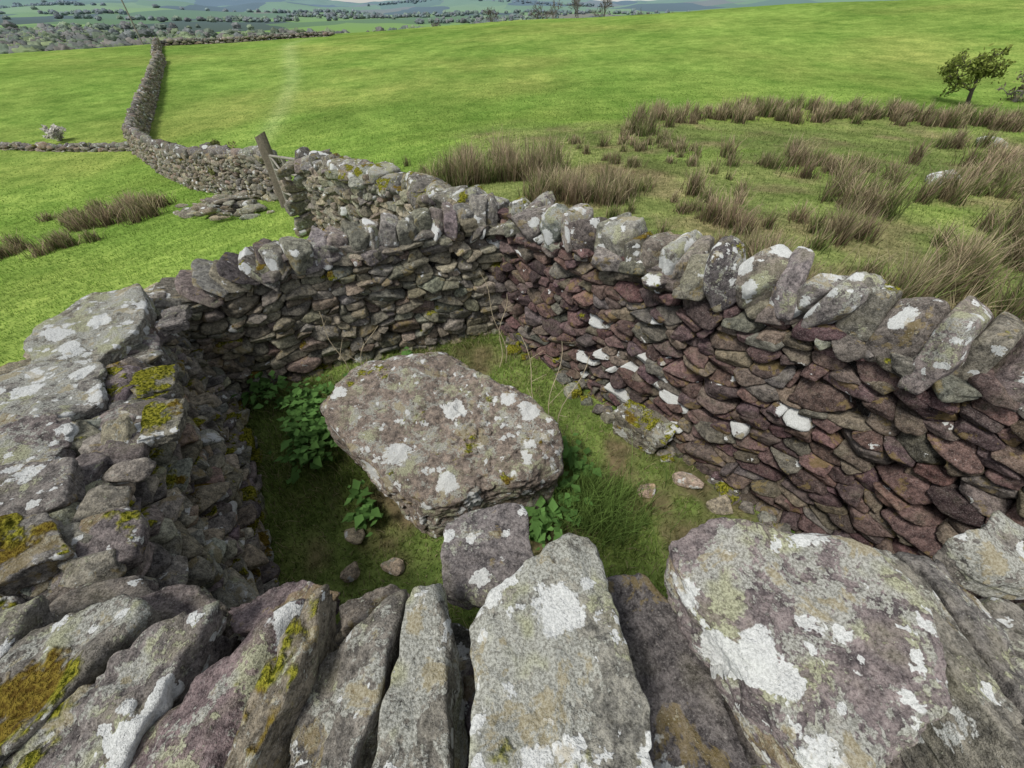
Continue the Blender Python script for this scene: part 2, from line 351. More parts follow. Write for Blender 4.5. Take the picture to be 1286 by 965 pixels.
def topfill(mb, P0, P1, n, T, hl, rng, pal, sz, lvl, Lc=.5, Mo=.15, zfun=None, dens=1., flat=.35, dz=0.):
    P0 = np.array(P0, float); P1 = np.array(P1, float); Ln = np.linalg.norm(P1-P0); D = (P1-P0)/Ln
    m = int(dens*Ln*T/(sz*sz*2.2))
    for _ in range(m):
        t = rng.uniform(0, 1); p = P0+D*t*Ln-n*rng.uniform(.08, T-.08); top = np.interp(t, [a for a, _ in hl], [b for _, b in hl])
        zb = float(zfun(p[0], p[1])[0]) if zfun else 0; s = sz*rng.uniform(.6, 1.4)
        M = rotm(rng.normal(0, 1, 3), rng.normal(0, .3))@rotm([0, 0, 1], rng.uniform(0, 6.3))
        chunk(mb, (p[0], p[1], zb+top-.03+dz+rng.uniform(-.02, .03)), (s, s*rng.uniform(.6, .9), s*flat*rng.uniform(.7, 1.3)), M, lvl, rng, pal, Lc, Mo)
def hero(mb, pts, zt, depth, tilt=(0, 0), lvl=6, seed=0, col=(.2, .18, .17), Lc=.75, Mo=.1, p=36, flare=.12, amp=.010, chips=6, cf=(.80, .95), extra=(), strata=.7):
    rng = np.random.default_rng(seed); P = np.array(pts, float); c = P.mean(0)
    ar = sum(P[i][0]*P[(i+1) % len(P)][1]-P[(i+1) % len(P)][0]*P[i][1] for i in range(len(P)))
    N = []; H = []; hz = depth/2
    for i in range(len(P)):
        a, b = P[i], P[(i+1) % len(P)]; e = b-a; nn = np.array([e[1], -e[0]])*(1 if ar > 0 else -1)
        l = np.linalg.norm(nn)
        if l < 1e-5: continue
        nn /= l; h = np.dot((a+b)/2-c, nn)
        if h < .01: continue
        q = np.array([nn[0], nn[1], -flare+rng.normal(0, .08)]); hh = h+q[2]*hz*.6; N.append(q); H.append(max(hh, .02))
    N += [[tilt[0], tilt[1], 1], [0, 0, -1]]; H += [hz, hz]
    N = np.array(N); H = np.array(H)
    def sup(q): return max(np.dot(q[:2], x-c)+q[2]*hz for x in P)
    for ex in extra:
        q = np.array(ex[:3]); N = np.vstack([N, q]); H = np.append(H, sup(q)*ex[3])
    for _ in range(chips):
        a = rng.uniform(0, 6.28); q = np.array([math.cos(a), math.sin(a), rng.uniform(.3, 2.6)])
        N = np.vstack([N, q]); H = np.append(H, sup(q)*rng.uniform(*cf))
    l = np.linalg.norm(N, axis=1); N = N/l[:, None]; H = H/l
    d, f = ico(lvl); ext = np.array([np.ptp(P[:, 0]), np.ptp(P[:, 1]), depth]); d = d*ext; d /= np.linalg.norm(d, axis=1)[:, None]
    sw = rng.uniform(0, 90, 3); wn = np.stack([vnoise(d*2.2+sw+q, 7)+.35*vnoise(d*6+sw+q, 9) for q in (0, 20, 40)], 1)
    dw = d+wn*.075; dw /= np.linalg.norm(dw, axis=1)[:, None]
    v = d*radial(dw, N, H, p)[:, None]; s = rng.uniform(0, 90, 3)
    v += d*(amp*1.3*fbm(v/.16+s, 3, 5, .5))[:, None]+d*(amp*.5*fbm(v/.028+s, 3, 15, .6))[:, None]
    rd = fbm(v/.09+s+5, 3, 25); v -= d*(amp*1.6*np.clip(.25-abs(rd), 0, 1)/.25*sstep(-.2, .4, vnoise(v/.3+s, 31)))[:, None]
    lay = v@np.array([.25, .2, 1.]); v += d*(amp*strata*fbm(np.stack([lay/.028, v[:, 0]*3, v[:, 1]*3], 1)+s, 2, 8))[:, None]
    mb.add(v+np.array([c[0], c[1], zt-hz]), f, list(np.array(col)*1.08)+[1], [Lc, Mo, rng.uniform(), 1])

A = (-.13, 2.93); C = (-2.07, 2.17); IN = (-.4, 1.6)
# --- right wall
rng = np.random.default_rng(11); mb = MB()
B = (2.15, .355); hlR = [(0, .95), (.5, 1.08), (.75, 1.13), (1, 1.14)]
def lfR(u, v, lc, rng):
    q = math.exp(-((u-.42)/.12)**2-((v-.36)/.28)**2)
    if rng.uniform() < .03+.22*q: return 1.45
    return lc*.68
D, n, Ln = face(mb, A, B, IN, hlR, .122, .060, 4, rng, PAL_R, Lc=.28, Mo=.0, warp=.03, rough=.016, lfun=lfR)
T = .5; light_block(mb, A, B, n, T, hlR)
A2 = np.array(A)-n*T; B2 = np.array(B)-n*T
face(mb, A2, B2, A2-n, hlR, .17, .09, 3, rng, PAL_R, Lc=.45, Mo=.1)
topfill(mb, A, B, n, T, hlR, rng, PAL_F, .09, 4)
copes(mb, A, B, n, T, hlR, rng, PAL_F, wid=(.08, .16), ht=(.15, .21), lvl=5, Lc=.8, Mo=.3, lean=.26, sink=.035, across=.28, cen=.21, u1=.45)
copes(mb, A, B, n, T, hlR, rng, PAL_F, wid=(.09, .18), ht=(.19, .27), lvl=5, Lc=.8, Mo=.2, lean=.22, sink=.035, across=.24, cen=.19, u0=.45)
for _ in range(26):
    t = rng.uniform(.05, .75); p = np.array(A)+(np.array(B)-A)*t+n*rng.uniform(.0, .1); s = rng.uniform(.03, .07)
    chunk(mb, (p[0], p[1], s*.3), (s, s*.8, s*.6), rotm(rng.normal(0, 1, 3), rng.uniform(0, 1)), 4, rng, PAL_F, .4, .5)
mb.build("dry_stone_wall", STONE)
# --- back wall
mb = MB(); hlB = [(0, .93), (.66, .85), (.85, .76), (1, .69)]
A_ = (-.05, 2.96); C_ = (-2.25, 2.10)
D, n, Ln = face(mb, A_, C_, IN, hlB, .125, .052, 4, rng, PAL_B, Lc=.26, Mo=.15, warp=.05, rough=.016)
T = .45; light_block(mb, A_, C_, n, T, hlB)
face(mb, np.array(A_)-n*T, np.array(C_)-n*T, np.array(A_)-n*3, hlB, .17, .09, 3, rng, PAL_B, Lc=.4, Mo=.1)
topfill(mb, A_, C_, n, T, hlB, rng, PAL_F, .10, 4, flat=.3)
copes(mb, A_, C_, n, T, hlB, rng, PAL_F, wid=(.09, .15), ht=(.16, .20), lvl=5, Lc=.6, Mo=.1, u1=.70, lean=.12, sink=.045, across=.28, cen=.2)
for i, t in enumerate([.72, .76, .80, .84, .88, .94]):
    p = np.array(A_)+(np.array(C_)-A_)*t-n*T*.45; X = np.array([D[0], D[1], 0]); Y = np.array([n[0], n[1], 0])
    M = rotm(Y, -.75+.09*i)@np.stack([X, Y, [0, 0, 1]], 1)
    chunk(mb, (p[0], p[1], np.interp(t, [a for a, _ in hlB], [b for _, b in hlB])+.03), (.13, .18, .03), M, 5, rng, PAL_F, .6, .1)
mb.build("dry_stone_wall", STONE)
# --- left wall
mb = MB(); E = (-.80, .19); C2 = (-2.15, 2.30); hlL = [(0, .78), (.35, .84), (.7, .95), (1, 1.05)]
D, n, Ln = face(mb, C2, E, IN, hlL, .105, .055, 4, rng, up(PAL_B+PAL_F, 1.15), Lc=.38, Mo=.32, batter=.16, warp=.04, rough=.025)
T = .72; light_block(mb, C2, E, n, T, hlL)
face(mb, np.array(C2)-n*T, np.array(E)-n*T, np.array(C2)-n*4, hlL, .17, .09, 3, rng, PAL_B, Lc=.5, Mo=.1)
topfill(mb, C2, E, n, T-.1, hlL, rng, PAL_F, .075, 4, Lc=.6, Mo=.25, dens=1.6, flat=.4)
slabs = [
 ([(-2.36, 1.55), (-2.44, 2.0), (-2.17, 2.1), (-1.98, 1.85), (-1.9, 1.62), (-1.95, 1.40), (-2.2, 1.38)], .93, .10, (.05, -.02), PAL_F[4], 1.1, .05),
 ([(-2.30, 1.30), (-2.19, 1.42), (-1.86, 1.38), (-1.68, 1.15), (-1.75, 1.02), (-2.06, 1.07)], .94, .10, (-.03, .05), PAL_F[0], 1.1, .05),
 ([(-2.05, 1.05), (-1.66, 1.02), (-1.55, .80), (-1.80, .75), (-2.02, .85)], .98, .09, (.04, .0), PAL_F[3], .9, .05),
 ([(-1.78, .74), (-1.45, .80), (-1.34, .64), (-1.5, .52), (-1.7, .56)], 1.03, .09, (0, .06), PAL_F[1], .7, .1),
 ([(-1.62, .52), (-1.32, .58), (-1.16, .47), (-1.3, .36), (-1.55, .40)], 1.08, .10, (.1, 0), PAL_F[0], .6, .6),
 ([(-1.72, 1.35), (-1.60, 1.45), (-1.52, 1.30), (-1.60, 1.2)], .90, .07, (.2, .1), PAL_F[2], .5, .45),
 ([(-1.98, 1.95), (-1.86, 2.0), (-1.78, 1.82), (-1.88, 1.74)], .88, .06, (.1, 0), PAL_F[1], .6, .1),
 ([(-1.45, 1.10), (-1.34, 1.16), (-1.27, .98), (-1.38, .92)], .95, .06, (.15, .0), PAL_F[2], .5, .5)]
for i, (o, zt, dp, ti, co, lc, mo) in enumerate(slabs): hero(mb, o, zt, dp, ti, 6, 100+i, np.array(co)*.95, lc, mo, cf=(.88, .98))
mb.build("dry_stone_wall", STONE)
# --- near wall (camera looks over it)
mb = MB(); hlN = [(0, 1.06), (1, 1.08)]; P0 = (-1.6, .345); P1 = (2.4, .345)
D, n, Ln = face(mb, P0, P1, (0, 2), hlN, .13, .07, 4, rng, PAL_F, Lc=.4, Mo=.15)
T = .73; light_block(mb, P0, P1, n, T, hlN)
face(mb, np.array(P0)-n*T, np.array(P1)-n*T, (0, -3), hlN, .17, .09, 3, rng, PAL_B)
topfill(mb, P0, P1, n, T, hlN, rng, PAL_F, .075, 5, Lc=.6, Mo=.25, dens=2.0, flat=.5)
F = [
 ([(.083, .355), (.149, .345), (.172, .25), (.188, .152), (.20, .05), (.18, -.14), (-.03, -.16), (-.05, .03), (-.085, .11), (-.085, .18), (-.043, .25), (.02, .295)], 1.41, .24, (.06, -.06), (.25, .245, .215), 1.1, .15, ((-.9, .25, .8, .88), (-.5, -.2, 1., .93))),
 ([(.284, .315), (.37, .36), (.514, .355), (.61, .31), (.645, .22), (.62, .128), (.585, .08), (.47, .02), (.375, .04), (.34, .12), (.29, .22)], 1.42, .15, (-.06, -.08), (.20, .172, .172), .92, .0, ((-.8, -.3, 1.2, .95),)),
 ([(-.145, .45), (-.09, .49), (.032, .495), (.045, .40), (.04, .30), (-.068, .28), (-.15, .31)], 1.26, .13, (.05, -.1), (.18, .165, .165), .72, .0, ()),
 ([(.19, .33), (.34, .33), (.35, .22), (.42, .10), (.40, -.1), (.2, -.1), (.2, .16)], 1.25, .12, (0, 0), (.13, .12, .12), .3, .0, ()),
 ([(-.165, .275), (-.118, .29), (-.086, .192), (-.078, .04), (-.08, -.12), (-.17, -.12), (-.195, .13), (-.178, .195)], 1.37, .26, (-.2, 0), (.20, .19, .165), 1.1, .0, ()),
 ([(-.27, .215), (-.21, .275), (-.184, .205), (-.2, .12), (-.19, -.1), (-.30, -.12), (-.33, .10), (-.318, .165)], 1.345, .24, (-.35, .06), (.18, .168, .15), .85, .05, ()),
 ([(-.355, .235), (-.29, .30), (-.30, .19), (-.325, .10), (-.315, -.1), (-.37, -.12), (-.405, .10), (-.39, .19)], 1.375, .24, (-.55, .0), (.21, .185, .145), .65, .4, ()),
 ([(-.47, .22), (-.37, .33), (-.385, .13), (-.37, -.1), (-.56, -.1), (-.60, .08), (-.545, .17)], 1.31, .22, (-.45, .12), (.19, .15, .152), .8, .1, ((-.3, .9, .9, .85),)),
 ([(-.66, .22), (-.53, .29), (-.50, .22), (-.57, .05), (-.57, -.1), (-.82, -.1), (-.80, .08)], 1.28, .20, (-.30, .02), (.19, .172, .165), .9, .45, ()),
 ([(-.98, .22), (-.82, .30), (-.69, .27), (-.76, .13), (-.83, -.1), (-1.02, -.1)], 1.24, .20, (-.25, .1), (.18, .168, .15), .9, .45, ()),
 ([(-1.25, .26), (-1.0, .30), (-.95, .1), (-1.0, -.1), (-1.25, -.1)], 1.20, .18, (-.15, .05), (.18, .17, .16), .7, .4, ()),
 ([(-.62, .30), (-.50, .35), (-.37, .33), (-.40, .24), (-.56, .24)], 1.20, .12, (-.2, .35), (.17, .138, .14), .5, .05, ()),
 ([(-.84, .30), (-.72, .34), (-.63, .31), (-.66, .24), (-.80, .24)], 1.17, .12, (.15, .3), (.18, .155, .15), .7, .2, ()),
 ([(-.36, .30), (-.26, .335), (-.19, .30), (-.20, .24), (-.34, .24)], 1.21, .12, (.15, .3), (.19, .168, .145), .5, .1, ()),
 ([(.66, .33), (.72, .33), (.76, .22), (.755, -.1), (.66, -.1), (.67, .2)], 1.36, .24, (.35, 0), (.20, .19, .165), .7, .1, ()),
 ([(.78, .35), (.85, .34), (.86, -.1), (.77, -.1)], 1.33, .22, (.45, .08), (.18, .17, .16), .7, .1, ()),
 ([(.87, .25), (.97, .29), (.99, -.1), (.87, -.1)], 1.28, .22, (.4, 0), (.2, .19, .17), .8, .25, ()),
 ([(.90, .38), (1.04, .43), (1.22, .33), (1.12, .27), (.94, .31)], 1.30, .08, (.15, -.2), (.22, .205, .185), 1.1, .1, ()),
 ([(1.0, .22), (1.10, .27), (1.14, -.1), (1.0, -.1)], 1.29, .22, (.3, 0), (.19, .18, .17), .9, .15, ()),
 ([(1.2, .28), (1.36, .28), (1.34, -.1), (1.18, -.1)], 1.32, .22, (.2, 0), (.2, .18, .17), .7, .15, ())]
for i, (o, zt, dp, ti, co, lc, mo, ex) in enumerate(F): hero(mb, o, zt, dp, ti, 7 if i < 2 else 6, 200+i, np.array(co)*1.05, lc, mo, amp=.010, cf=(.88, .98), chips=4 if i < 2 else 6, extra=ex)
mb.build("dry_stone_wall", STONE)
# --- wall running away to the gate
mb = MB(); G0 = (-.35, 3.25); G1 = (-3.15, 6.2); hlG = [(0, .90), (1, .93)]
D, n, Ln = face(mb, G0, G1, (-4, 3), hlG, .15, .07, 4, rng, PAL_B, Lc=.3, Mo=.1, zfun=tz)
T = .5; light_block(mb, G0, G1, n, T, hlG, tz); face(mb, np.array(G0)-n*T, np.array(G1)-n*T, (3, 9), hlG, .18, .09, 3, rng, PAL_B, zfun=tz)
face(mb, G1, np.array(G1)-n*T, np.array(G1)+D, [(0, .92), (1, .92)], .2, .09, 4, rng, PAL_B, zfun=tz, off=.04)
topfill(mb, G0, G1, n, T, hlG, rng, PAL_F, .12, 4, zfun=tz, Mo=.3)
copes(mb, G0, G1, n, T, hlG, rng, PAL_F, wid=(.14, .32), ht=(.09, .16), lvl=4, Lc=.75, Mo=.4, zfun=tz, lean=.3, across=.34)
mb.build("dry_stone_wall", STONE)
# --- wall beyond the gate, across the fields
mb = MB()
def longwall(pts, h, cw, lvl, both=True, cope=True, T=.5, ch=(.12, .22)):
    for a, b in zip(pts[:-1], pts[1:]):
        hl = [(0, h), (.3, h*1.04), (.6, h*.97), (1, h)]
        D, n, Ln = face(mb, a, b, (-9, 0) if b[1] < 60.5 else (0, 0), hl, cw, cw*.45, lvl, rng, PAL_B, Lc=.45, Mo=.05, zfun=tz, rough=.01)
        light_block(mb, a, b, n, T, hl, tz)
        if both: face(mb, np.array(a)-n*T, np.array(b)-n*T, np.array(a)-n*5, hl, cw, cw*.45, lvl, rng, PAL_B, Lc=.45, zfun=tz)
        if cope: copes(mb, a, b, n, T, hl, rng, PAL_F, wid=(.14, .36), ht=ch, lvl=min(lvl, 3), Lc=.6, zfun=tz, across=T*.6)
longwall([(-5.2, 9.3), (-6.5, 10.1), (-9.3, 12.3)], .88, .17, 3)
longwall([(-9.3, 12.3), (-16, 19)], .85, .22, 2)
longwall([(-16, 19), (-18.5, 23), (-26, 36)], .8, .28, 2, T=.42)
longwall([(-26, 36), (-33, 48), (-41, 61)], .7, .34, 2, T=.42)
longwall([(-41, 61), (-34, 65), (-24, 70)], .4, .5, 1, both=False)
longwall([(-16.3, 19.3), (-24, 20.6), (-34, 23)], .16, .3, 2, T=.4, ch=(.08, .16))
mb.build("dry_stone_wall", STONE)
# fallen stones at the wall end
mb = MB()
for _ in range(100):
    x = rng.normal(-6.5, .7); y = 9.0+(-6.4-x)*.6+rng.normal(0, .26); s = rng.uniform(.07, .22); z = float(tz(x, y)[0])
    chunk(mb, (x, y, z+rng.uniform(0, .28)*math.exp(-((x+6.1)/.9)**2)), (s, s*.7, s*.25), rotm(rng.normal(0, 1, 3), rng.uniform(0, .7)), 3, rng, PAL_B, .5, .05)
mb.build("fallen_stones", STONE)
# boulder
mb = MB()
hero(mb, [(-1.12, 1.62), (-1.0, 1.84), (-.62, 2.08), (-.44, 2.05), (-.05, 1.74), (.22, 1.47), (.31, 1.28), (.14, 1.12), (-.32, .97), (-.48, .99), (-.70, 1.14), (-.98, 1.42)], .54, .66, (.04, -.22), 7, 311, (.245, .205, .175), .86, .24, p=28, flare=.12, amp=.016, chips=3, cf=(.89, .97),
     extra=((.75, -.50, .55, .85), (-.35, -.85, .45, .87), (-.8, .35, .8, .91), (.5, .7, .7, .9), (-.5, -.3, 1.1, .95)), strata=.25)
mb.build("boulder", STONE)
mb = MB(); hero(mb, [(.66, 1.76), (.80, 1.90), (1.04, 1.66), (.92, 1.52)], .22, .30, (-.1, -.15), 6, 302, (.18, .165, .135), .85, .55, cf=(.92, .98)); mb.build("fallen_block", STONE)
mb = MB()
for (x, y, s) in [(-.86, 1.02, .055), (-.60, .86, .05), (-.82, .82, .05), (.8, 1.3, .05), (1.2, 1.2, .07), (1.05, 1.38, .08)]:
    chunk(mb, (x, y, s*.3), (s, s*.8, s*.5), rotm(rng.normal(0, 1, 3), .6), 5, rng, [(.40, .34, .26)], .4, .0, p=8)
mb.build("loose_stones", STONE)
for (x, y, s) in [(7.9, 7.9, .24), (14.2, 13.5, .33), (-1.6, 6.6, .5)]:
    mb = MB(); chunk(mb, (x, y, float(tz(x, y)[0])+s*.2), (s, s*.8, s*.55), rotm([0, 0, 1], x), 5, rng, [(.36, .35, .32)], .9, .1); mb.build("boulder", STONE)

# ------------------------------------------------------------------ blades
def blades(mb, base, L, W, lean, c0, c1, rng, segs=3, pw=1.6):
    n = len(base); az = rng.uniform(0, 2*math.pi, n); sa = az+math.pi/2+rng.normal(0, .5, n)
    V = np.zeros((n, 2*segs+1, 3)); Cc = np.zeros((n, 2*segs+1, 4)); Cc[..., 3] = 1
    for k in range(segs+1):
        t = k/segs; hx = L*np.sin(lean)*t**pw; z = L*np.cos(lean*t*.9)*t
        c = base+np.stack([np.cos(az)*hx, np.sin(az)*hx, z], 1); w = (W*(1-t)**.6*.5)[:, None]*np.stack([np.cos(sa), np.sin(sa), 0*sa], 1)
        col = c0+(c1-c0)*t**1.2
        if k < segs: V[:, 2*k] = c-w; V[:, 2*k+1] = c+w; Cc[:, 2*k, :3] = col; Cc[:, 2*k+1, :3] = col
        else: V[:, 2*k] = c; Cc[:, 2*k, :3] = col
    m = 2*segs+1; f = []
    for k in range(segs-1): f += [(2*k, 2*k+1, 2*k+3), (2*k, 2*k+3, 2*k+2)]
    f.append((2*segs-2, 2*segs-1, 2*segs)); f = np.array(f)
    Fc = (f[None]+(np.arange(n)*m)[:, None, None]).reshape(-1, 3)
    mb.add(V.reshape(-1, 3), Fc, Cc.reshape(-1, 4), [0, 0, 0, 1])
mb = MB(); N = 85000; x = rng.uniform(-2.2, 2.1, N); y = rng.uniform(.4, 3.0, N); k = inyard(x, y); x = x[k]; y = y[k]
dm = rng.uniform(0, 1, len(x)) < 1-.8*dirtmask(x, y); x = x[dm]; y = y[dm]
c = tcol(x, y)*rng.uniform(.6, 1.8, (len(x), 1))*np.array([1, 1, .9]); dry = rng.uniform(0, 1, len(x)) < .22; c[dry] = np.array([.44, .38, .22])*rng.uniform(.6, 1.2, (dry.sum(), 1))
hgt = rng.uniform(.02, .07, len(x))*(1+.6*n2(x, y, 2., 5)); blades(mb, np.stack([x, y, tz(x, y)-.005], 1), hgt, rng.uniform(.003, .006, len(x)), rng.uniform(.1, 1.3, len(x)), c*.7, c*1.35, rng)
N = 1500; x = rng.normal(.48, .13, N); y = rng.normal(1.15, .12, N); c = np.tile(np.array([.17, .26, .07]), (N, 1))*rng.uniform(.6, 1.5, (N, 1))
blades(mb, np.stack([x, y, tz(x, y)], 1), rng.uniform(.12, .28, N), rng.uniform(.003, .005, N), rng.uniform(.1, .9, N), c*.5, c*1.3, rng, 4)
N = 240000; r = np.exp(rng.uniform(math.log(2.6), math.log(40), N)); a = np.radians(rng.uniform(-60, 60, N)); x = r*np.sin(a); y = r*np.cos(a); k = ~inyard(x, y); x, y, r = x[k], y[k], r[k]
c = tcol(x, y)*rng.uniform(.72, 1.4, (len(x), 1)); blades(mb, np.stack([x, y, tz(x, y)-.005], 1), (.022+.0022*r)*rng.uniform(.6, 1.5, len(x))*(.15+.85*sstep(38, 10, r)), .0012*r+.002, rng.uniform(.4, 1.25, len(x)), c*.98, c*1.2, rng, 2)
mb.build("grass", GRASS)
# rushes
mb = MB(); tufts = []
def scat(n, xr, yr, h=.6, s=1., con=None):
    for _ in range(n):
        x = rng.uniform(*xr); y = rng.uniform(*yr)
        if con is None or con(x, y): tufts.append((x, y, h*rng.uniform(.6, 1.2), s*rng.uniform(.6, 1.4)))
beyond = lambda x, y: (.749*(x+.13)+.663*(y-2.93)) > 1.15
scat(135, (2.2, 9.5), (2.0, 7.0), .50, 1., lambda x, y: beyond(x, y) and x > 2.2+.25*(y-4) and n2(np.array([x]), np.array([y]), .5, 88)[0] > -.3)
scat(24, (3.2, 7.0), (1.6, 3.8), .48, 1., beyond)
scat(85, (4.5, 12.5), (7.0, 10.5), .48, 1.05, lambda x, y: n2(np.array([x]), np.array([y]), .5, 88)[0] > -.25)
scat(40, (-1.5, .9), (8.0, 9.6), .64, 1.2); scat(24, (.2, 1.9), (6.4, 7.4), .48, 1.1); scat(6, (3.1, 4.1), (13.3, 14.5), .7, 1.3)
for i in range(115):
    t = rng.uniform(0, 1)**1.0; tufts.append((4.8+13*t, 16.8-1.2*t+rng.normal(0, .7)+2.*math.sin(t*3), rng.uniform(.3, .7), rng.uniform(.9, 1.6)))
scat(34, (1.6, 4.5), (9, 13), .3, .8); scat(14, (-3, 0), (9.5, 12), .28, .7); scat(26, (12, 18), (9, 14), .55, 1.3); scat(24, (1.0, 4.2), (4.6, 8.5), .3, .7)
scat(20, (-10.4, -8.3), (9.2, 10.6), .5, 1.1); scat(16, (-10.8, -8.6), (7.4, 8.3), .34, 1.); scat(12, (-12.5, -10), (9.8, 11.2), .34, 1.)
for (x, y, h, s) in tufts:
    if not beyond(x, y) and x > -3 : continue
    d = math.hypot(x, y); N = int(175*s) if d < 8 else int(120*s)
    rr = abs(rng.normal(0, .10*s, N)); a = rng.uniform(0, 6.28, N); bx = x+rr*np.cos(a); by = y+rr*np.sin(a)
    br = rng.uniform(.4, 1.5, (N, 1)); g = rng.uniform(0, 1, (N, 1)) < .12+.55*rng.uniform()**2
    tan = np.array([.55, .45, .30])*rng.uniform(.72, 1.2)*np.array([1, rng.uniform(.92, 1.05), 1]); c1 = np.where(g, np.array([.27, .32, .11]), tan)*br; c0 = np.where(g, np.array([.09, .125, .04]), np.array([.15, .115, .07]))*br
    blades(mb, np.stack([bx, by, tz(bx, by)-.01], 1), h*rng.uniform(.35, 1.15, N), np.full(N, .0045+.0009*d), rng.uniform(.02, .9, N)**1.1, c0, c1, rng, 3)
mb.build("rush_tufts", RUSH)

# ------------------------------------------------------------------ nettles / stems
def leaves(mb, c, spread, n, size, col, rng, flat=.5):
    P = c+rng.normal(0, 1, (n, 3))*spread; az = rng.uniform(0, 6.28, n); dr = rng.uniform(-.5, .35, n); s = size*rng.uniform(.5, 1.5, n)
    d = np.stack([np.cos(az)*np.cos(dr), np.sin(az)*np.cos(dr), np.sin(dr)], 1)*s[:, None]; sd = np.stack([-np.sin(az), np.cos(az), rng.normal(0, .3, n)], 1)*s[:, None]*.33
    up_ = np.array([0, 0, 1])*s[:, None]*.1
    V = np.stack([P, P+d*.35+sd+up_, P+d*1.0-up_, P+d*.35-sd+up_, P+d*.45-up_*.5], 1)
    f = np.array([(0, 1, 4), (1, 2, 4), (2, 3, 4), (3, 0, 4)]); Fc = (f[None]+(np.arange(n)*5)[:, None, None]).reshape(-1, 3)
    cc = np.ones((n, 5, 4)); cc[..., :3] = (np.array(col)*rng.uniform(.6, 1.6, (n, 1)))[:, None, :]
    mb.add(V.reshape(-1, 3), Fc, cc.reshape(-1, 4), [0, 0, 0, 1])
for (cs, sp, nn) in [([(-1.25, 1.95), (-1.10, 2.1), (-1.35, 1.72), (-.92, 2.2), (-1.22, 1.62), (-1.5, 2.02), (-.8, 2.3), (-1.12, 1.85), (-1.38, 1.85), (-1.28, 1.5)], .075, 80), ([(.2, 1.06), (.30, 1.18), (.10, .99)], .05, 50), ([(-.80, 1.10), (-.86, 1.2)], .035, 28), ([(-1.75, 2.08), (-1.85, 2.1)], .05, 40), ([(.40, 1.42), (.34, 1.52)], .05, 35)]:
    mb = MB()
    for (x, y) in cs: leaves(mb, np.array([x, y, .08+sp*.6]), np.array([sp, sp, sp*.7]), nn, .058, (.12, .235, .065), rng)
    mb.build("nettle_plant", LEAF)
def tube(mb, pts, rad, col, ns=5):
    pts = np.array(pts, float); m = len(pts); V = []
    for i in range(m):
        d = pts[min(i+1, m-1)]-pts[max(i-1, 0)]; d /= np.linalg.norm(d)+1e-9; a = np.cross(d, [.3, .9, .31]); a /= np.linalg.norm(a)+1e-9; b = np.cross(d, a)
        for k in range(ns):
            t = 2*math.pi*k/ns; V.append(pts[i]+(a*math.cos(t)+b*math.sin(t))*rad[i])
    F = []
    for i in range(m-1):
        for k in range(ns):
            a, b = i*ns+k, i*ns+(k+1) % ns; F += [(a, b, b+ns), (a, b+ns, a+ns)]
    mb.add(np.array(V), np.array(F), list(col)+[1], [0, 0, 0, 1])
mb = MB()
for (x, y, tx, ty, h) in [(.22, 1.62, .30, 1.95, .75), (.2, 1.6, .05, 1.95, .8), (.24, 1.55, .42, 1.7, .85), (-.05, 2.5, -.25, 2.75, .8), (-.1, 2.45, -.05, 2.8, .55), (-1.2, 2.2, -1.35, 2.35, .7), (-1.15, 2.15, -.95, 2.3, .6)]:
    pts = [(x+(tx-x)*t**1.5+.02*math.sin(9*t+x), y+(ty-y)*t**1.5, h*(t-.15*t*t)) for t in np.linspace(0, 1, 12)]
    tube(mb, pts, np.linspace(.0036, .0017, 12), (.46, .39, .27))
    for q in (5, 7, 9):
        p = np.array(pts[q]); e = p+np.array([rng.normal(0, .06), rng.normal(0, .06), .06]); tube(mb, [p, (p+e)/2, e], [.0018, .0014, .001], (.46, .39, .27))
mb.build("dead_stems", BARK)

